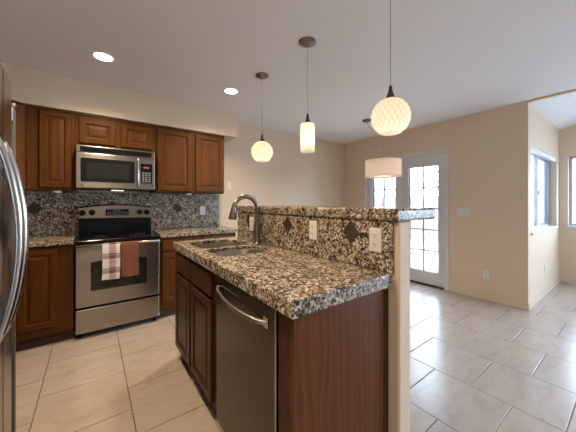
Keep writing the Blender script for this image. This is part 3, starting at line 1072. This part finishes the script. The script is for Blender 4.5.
badge(frame((IX - .0222, 0, 0), (0, -1, 0), (-1, 0, 0)), -1.055, .135, .015, dd)

# island worktop with two bowls cut in
bowl_far = rounded_rect(0.603, 0.985, 1.795, 2.165, [.14, .05, .05, .12], 8)
bowl_near = rounded_rect(0.603, 0.975, 1.455, 1.752, [.12, .05, .05, .13], 8)
wt = slab([(0.512, 0.666), (1.0685, 0.666), (1.0685, 2.284), (0.528, 2.284)], [bowl_far[::-1], bowl_near[::-1]],   .8765, .935, .0045).build('granite_island_worktop', 'granite', weld=True)
tag(wt, 'speckled granite island worktop with the sink cut into it', 'worktop')
sk = thing('kitchen_sink', 'double bowl stainless undermount sink set in the island worktop', 'sink', (0.79, 1.81, .70))
def bowl(poly, name):
    cx_ = sum(p[0] for p in poly) / len(poly); cy_ = sum(p[1] for p in poly) / len(poly)
    def sc(s, z): return [(cx_ + (x - cx_) * s, cy_ + (y - cy_) * s, z) for x, y in poly]
    mb = MB()
    mb.loops([sc(1.04, .9125), sc(1.012, .9125), sc(1.0, .910), sc(.985, .75), (sc(.95, .715)), sc(.86, .705), sc(.10, .700)], False, True)
    b_ = mb.build(name, 'sink_steel', sk, True, recalc=False)
    d = MB()
    d.lathe((cx_, cy_, .7005), [(.040, 0), (.042, .003), (.030, .003), (.026, -.0001)], 24, False, True)
    d.build('drain', 'nickel', b_, True)
bowl(bowl_far, 'bowl')
bowl(bowl_near, 'bowl')

# faucet
FX, FYY = 1.018, 1.765
fc = thing('kitchen_faucet', 'brushed nickel gooseneck pull-down faucet behind the sink', 'faucet', (FX, FYY, .935))
MB().lathe((FX, FYY, .9352), [(.033, 0), (.033, .006), (.027, .013), (.023, .03), (.023, .125), (.018, .145)], 24, True, True).build('base', 'nickel', fc, True)
np_ = [(FX, FYY, 1.07), (FX, FYY, 1.20)]
R_ = .098
for k in range(1, 15):
    a = PI * k / 16
    np_.append((FX - R_ + R_ * math.cos(a), FYY, 1.20 + R_ * math.sin(a)))
end = np_[-1]
np_.append((end[0] - .004, FYY, end[2] - .015))
MB().tube(np_, .0165, 14).build('gooseneck', 'nickel', fc, True)
e = np_[-1]
MB().tube([e, (e[0] - .003, FYY, e[2] - .02), (e[0] - .012, FYY, e[2] - .085), (e[0] - .0125, FYY, e[2] - .092)], [.0175, .021, .030, .025], 18).build('spray_head', 'nickel', fc, True)
lv = MB()
lv.tube([(FX, FYY - .020, 1.03), (FX, FYY - .042, 1.035), (FX + .004, FYY - .055, 1.06), (FX + .008, FYY - .065, 1.10)], [.013, .011, .008, .006], 10)
lv.build('lever', 'nickel', fc, True)

# island splash and raised bar
spo = MB().box(1.070, 1.0848, 0.665, 2.21, .9355, 1.1675, .001, 1).build('granite_island_backsplash', 'granite')
tag(spo, 'speckled granite upstand behind the island worktop with diamond inlays', 'backsplash')
TS = frame((1.0698, 0, 0), (0, -1, 0), (-1, 0, 0))
for y in (0.898, 1.444, 1.990):
    diamond(TS, -y, 1.100, .053, .063, spo)
tag(slab([(1.058, 0.628), (1.392, 0.628), (1.392, 2.22), (1.058, 2.22)], [], 1.169, 1.226, .010).build('granite_bar_top', 'granite', weld=True),
    'speckled granite raised bar top capping the half wall', 'bar top')
outlet(TS, -0.750, 1.076, 'white outlet on the island upstand nearest the free end', w=.066, hgt=.112)
outlet(TS, -1.185, 1.086, 'white outlet on the island upstand between two diamond inlays', w=.066, hgt=.114)
outlet(TS, -1.946, 1.077, 'white outlet on the island upstand beside the faucet', w=.066, hgt=.114)

# ------------------------------------------------------------------ refrigerator
fr = thing('refrigerator', 'stainless side-by-side refrigerator with bowed doors and long handles', 'refrigerator', (-0.72, 1.45, 0))
MB().box(-1.09, -0.352, 0.955, 1.955, .03, 1.758, .006).build('case', 'fridge_case', fr)
MB().box(-0.40, -0.352, 0.975, 1.935, 0, .03).build('grille', 'blackmatte', fr)
def bowed_door(y0, y1, nm):
    yc, hw = 1.445, .455
    n = 10
    front = []
    for k in range(n + 1):
        y = y0 + (y1 - y0) * k / n
        s = (y - yc) / hw
        front.append((-0.270 - .068 * s * s, y))
    poly = [(-0.346, y1)] + front[::-1] + [(-0.346, y0)] if False else [(-0.346, y0)] + front + [(-0.346, y1)]
    return MB().prism(poly, [], XY, .06, 1.765).build(nm, 'steel_h', fr, True)
for y0, y1, hy in ((0.99, 1.440, 1.398), (1.450, 1.885, 1.492)):
    d_ = bowed_door(y0, y1, 'door')
    pts = []
    for k in range(25):
        s = k / 24
        pts.append((-0.278 + .060 * math.sin(PI * s) ** .75, hy, .745 + .74 * s))
    MB().tube([(-0.285, hy, .745)] + pts + [(-0.285, hy, 1.485)], .0125, 12).build('handle', 'chrome', d_, True)
for y0, y1, hy in ((1.925, 1.955, 1.912), (0.955, 0.985, 0.988)):
    MB().box(-0.3515, -0.318, y0, y1, .06, 1.735, .003, 1).build('side_trim', 'fridge_case', fr)
    hg = MB().box(-0.345, -0.312, hy - .010, hy + .030 if hy > 1.4 else hy + .010, 1.736, 1.756, .004)
    hg.cyl((-0.328, hy, 1.668), (-0.328, hy, 1.745), .009, n=14)
    hg.build('hinge', 'chrome', fr, True)
MB().box(-0.3515, -0.345, 1.888, 1.924, .06, 1.73).build('door_gasket', 'blackmatte', fr)

# ------------------------------------------------------------------ pendants
def point_lamp(o, loc, watts, r=.02, name='lamp'):
    d = bpy.data.lights.new(name, 'POINT')
    d.energy = watts
    d.color = LAMP
    d.shadow_soft_size = r
    l = bpy.data.objects.new(name, d)
    l.parent = o
    l.location = Vector(loc) - ORG[o.name]
    COL.objects.link(l)

def pendant(x, y, kind, label, top=1.842):
    t = thing('pendant_light', label, 'pendant lamp', (x, y, ZC), 'pendant lamps over the island bar')
    MB().lathe((x, y, ZC), [(.062, -.0005), (.062, -.008), (.050, -.016), (.022, -.024), (.010, -.034), (.003, -.036)], 32, True, True).build('canopy', 'nickel', t, True)
    MB().cyl((x, y, ZC - .03), (x, y, top + .05), .0022, n=8).build('cord', 'cord', t, True)
    MB().lathe((x, y, top), [(.026, -.010), (.022, .004), (.012, .030), (.008, .060), (.004, .066)], 20, True, True).build('socket_cap', 'bronze', t, True)
    if kind == 'globe':
        R = .100
        cz = top - .103
        mb = MB()
        NR, NS = 44, 64
        rings = []
        for i in range(NR + 1):
            ph = 0.24 + (2.62 - 0.24) * i / NR
            ring = []
            for k in range(NS):
                th = 2 * PI * k / NS
                # quilted relief of slanting diamonds blown into the glass
                q = abs(math.sin(th * 8 + ph * 9)) * abs(math.sin(th * 8 - ph * 9))
                r = R * (1 - .05 + .06 * q ** .6)
                ring.append((x + r * math.sin(ph) * math.cos(th), y + r * math.sin(ph) * math.sin(th), cz + R * math.cos(ph)))
            rings.append(ring)
        mb.loops(rings, False, False)
        mb.build('glass_shade', 'globe', t, True)
        lz = cz + .005
    else:
        mb = MB()
        mb.lathe((x, y, 1.628), [(.052, 0), (.052, .196), (.049, .204), (.030, .2055), (.014, .2055)], 36)
        mb.build('glass_shade', 'tube', t, True)
        lz = 1.755
    b_ = MB()
    b_.lathe((x, y, lz), [(.001, -.026), (.014, -.020), (.019, 0), (.014, .022), (.009, .05), (.008, top - lz - .008)], 16)
    b_.build('bulb', 'bulb', t, True)
    point_lamp(t, (x, y, lz - .045), PENDANT_WATTS, .02)
pendant(1.274, 2.12, 'globe', 'small cream quilted glass globe pendant, farthest over the bar by the faucet', 1.828)
pendant(1.278, 1.478, 'tube', 'cream glass cylinder pendant hanging between the two globes')
pendant(1.278, 0.804, 'globe', 'large looking cream quilted glass globe pendant over the bar end', 1.811)

# drum pendant over the dining spot, swagged from a ceiling canopy
dx, dy = 3.086, 2.05
dp = thing('drum_pendant', 'white fabric drum pendant on a swagged cord in front of the french doors', 'pendant lamp', (dx, dy, ZC))
MB().lathe((3.167, 2.363, ZC), [(.065, -.0005), (.065, -.010), (.055, -.022), (.015, -.030), (.003, -.031)], 28, True, True).build('canopy', 'nickel', dp, True)
MB().lathe((dx, dy, ZC), [(.012, -.0005), (.012, -.006), (.004, -.012), (.003, -.035)], 14, True, True).build('swag_hook', 'nickel', dp, True)
sw = []
for k in range(17):
    s = k / 16
    sw.append((3.167 + (dx - 3.167) * s, 2.363 + (dy - 2.363) * s, ZC - .030 - .155 * math.sin(PI * s) ** .9 + (.0 if s < .5 else 0)))
MB().tube(sw, .005, 8).build('swag_cord', 'cord', dp, True)
MB().cyl((dx, dy, ZC - .033), (dx, dy, 1.80), .0025, n=8).build('cord', 'cord', dp, True)
DR, DZ0, DZ1 = .226, 1.596, 1.812
MB().lathe((dx, dy, 0), [(DR, DZ0), (DR, DZ0 + .02), (DR, (DZ0 + DZ1) / 2), (DR, DZ1 - .02), (DR, DZ1)], 56).build('shade', 'drum', dp, True)
rm = MB()
for z in (DZ0, DZ1):
    rm.tube([(dx + DR * math.cos(2 * PI * k / 48), dy + DR * math.sin(2 * PI * k / 48), z) for k in range(49)], .003, 6)
for k in range(3):
    a = 2 * PI * k / 3
    rm.cyl((dx, dy, DZ1 - .01), (dx + DR * math.cos(a), dy + DR * math.sin(a), DZ1), .002, n=6)
rm.build('shade_frame', 'trim', dp, True)
MB().lathe((dx, dy, 0), [(.001, DZ0 + .012), (DR - .012, DZ0 + .012), (DR - .012, DZ0 + .014), (.001, DZ0 + .014)], 48).build('diffuser', 'tube', dp)
MB().lathe((dx, dy, 1.70), [(.001, -.03), (.022, -.02), (.028, 0), (.02, .03), (.012, .06), (.012, .10)], 16).build('bulb', 'bulb', dp, True)
point_lamp(dp, (dx + .0, dy, 1.66), 0.7, .03)

# ------------------------------------------------------------------ recessed ceiling cans
def can(x, y, label, watts=CAN_WATTS, color=WARM):
    t = thing('recessed_light', label, 'ceiling light', (x, y, ZC), 'recessed ceiling lights')
    MB().lathe((x, y, ZC), [(.080, -.0005), (.080, -.004), (.076, -.006), (.066, -.006), (.062, -.0005)], 36).build('trim_ring', 'plate', t, True)
    MB().lathe((x, y, ZC), [(.066, -.0035), (.001, -.0035)], 36).build('lens', 'lens', t)
    d = bpy.data.lights.new('lamp', 'SPOT')
    d.energy = watts
    d.color = color
    d.spot_size = math.radians(150)
    d.spot_blend = 0.9
    d.shadow_soft_size = .05
    l = bpy.data.objects.new('lamp', d)
    l.parent = t
    l.location = (0, 0, -.06)
    COL.objects.link(l)
can(0.075, 2.618, 'glowing recessed can light in the ceiling in front of the wall cabinets, nearer the refrigerator')
can(1.187, 2.613, 'glowing recessed can light in the ceiling beyond the sink end of the island')
can(0.02, 1.15, 'added unseen can light above the aisle between refrigerator and dishwasher', 50, (1.0, 0.71, 0.44))  # out of view, added to warm the near floor
can(0.05, -0.5, 'added unseen can light above the kitchen entry', 14)  # unseen lamp added as fill
can(2.6, -0.9, 'added unseen can light above the living side of the bar', 8, (1.0, 0.86, 0.7))  # unseen lamp added to fill the living side

# ------------------------------------------------------------------ garden
def tree(x, y, hgt, r, label, seed):
    rnd = random.Random(seed)
    t = thing('garden_tree', label, 'tree', (x, y, -.05), 'trees beyond the garden wall')
    MB().tube([(x, y, -.05), (x + .05, y, hgt * .3), (x - .04, y + .05, hgt * .6)], [.12, .09, .05], 10).build('trunk', 'bark', t, True)
    mb = MB()
    for i in range(1500):
        th = rnd.uniform(0, 2 * PI); ph = math.acos(rnd.uniform(-1, 1)); rr = r * rnd.uniform(.35, 1) ** .5
        c = Vector((x + rr * math.sin(ph) * math.cos(th), y + rr * math.sin(ph) * math.sin(th), hgt * .62 + rr * .75 * math.cos(ph)))
        u = Vector((rnd.uniform(-1, 1), rnd.uniform(-1, 1), rnd.uniform(-1, 1))).normalized()
        w = u.cross(Vector((rnd.uniform(-1, 1), rnd.uniform(-1, 1), rnd.uniform(-1, 1)))).normalized()
        s = rnd.uniform(.06, .13)
        mb.face([mb.v(c - u * s), mb.v(c + w * s * .45), mb.v(c + u * s), mb.v(c - w * s * .45)])
    mb.build('foliage', 'leaf', t, recalc=False)
tree(12.4, 4.4, 3.6, 1.7, 'olive green garden tree beyond the block wall, behind the right french door leaf', 3)
tree(12.2, 8.6, 3.9, 1.8, 'olive green garden tree beyond the block wall, behind the drum pendant', 5)
rnd = random.Random(11)
for i in range(5):  # added stones standing in for a shadow-like dark patch on the patio
    x, y = 6.62 + .22 * (i - 2), 3.45 - .30 * (i - 2) + rnd.uniform(-.03, .03)
    mb = MB()
    bmesh.ops.create_icosphere(mb.bm, subdivisions=2, radius=.10)
    for v_ in mb.bm.verts:
        k = 1 + .25 * rnd.uniform(-1, 1)
        v_.co = Vector((x + v_.co.x * k * 1.1, y + v_.co.y * k, -.035 + max(-.02, v_.co.z * k * .35)))
    o = mb.build('dark_patch_stone', 'stone')
    tag(o, 'low brown stone added for the shadow-like dark patch on the patio seen through the lower french door panes', 'stone', 'stones added for a dark patch on the patio')
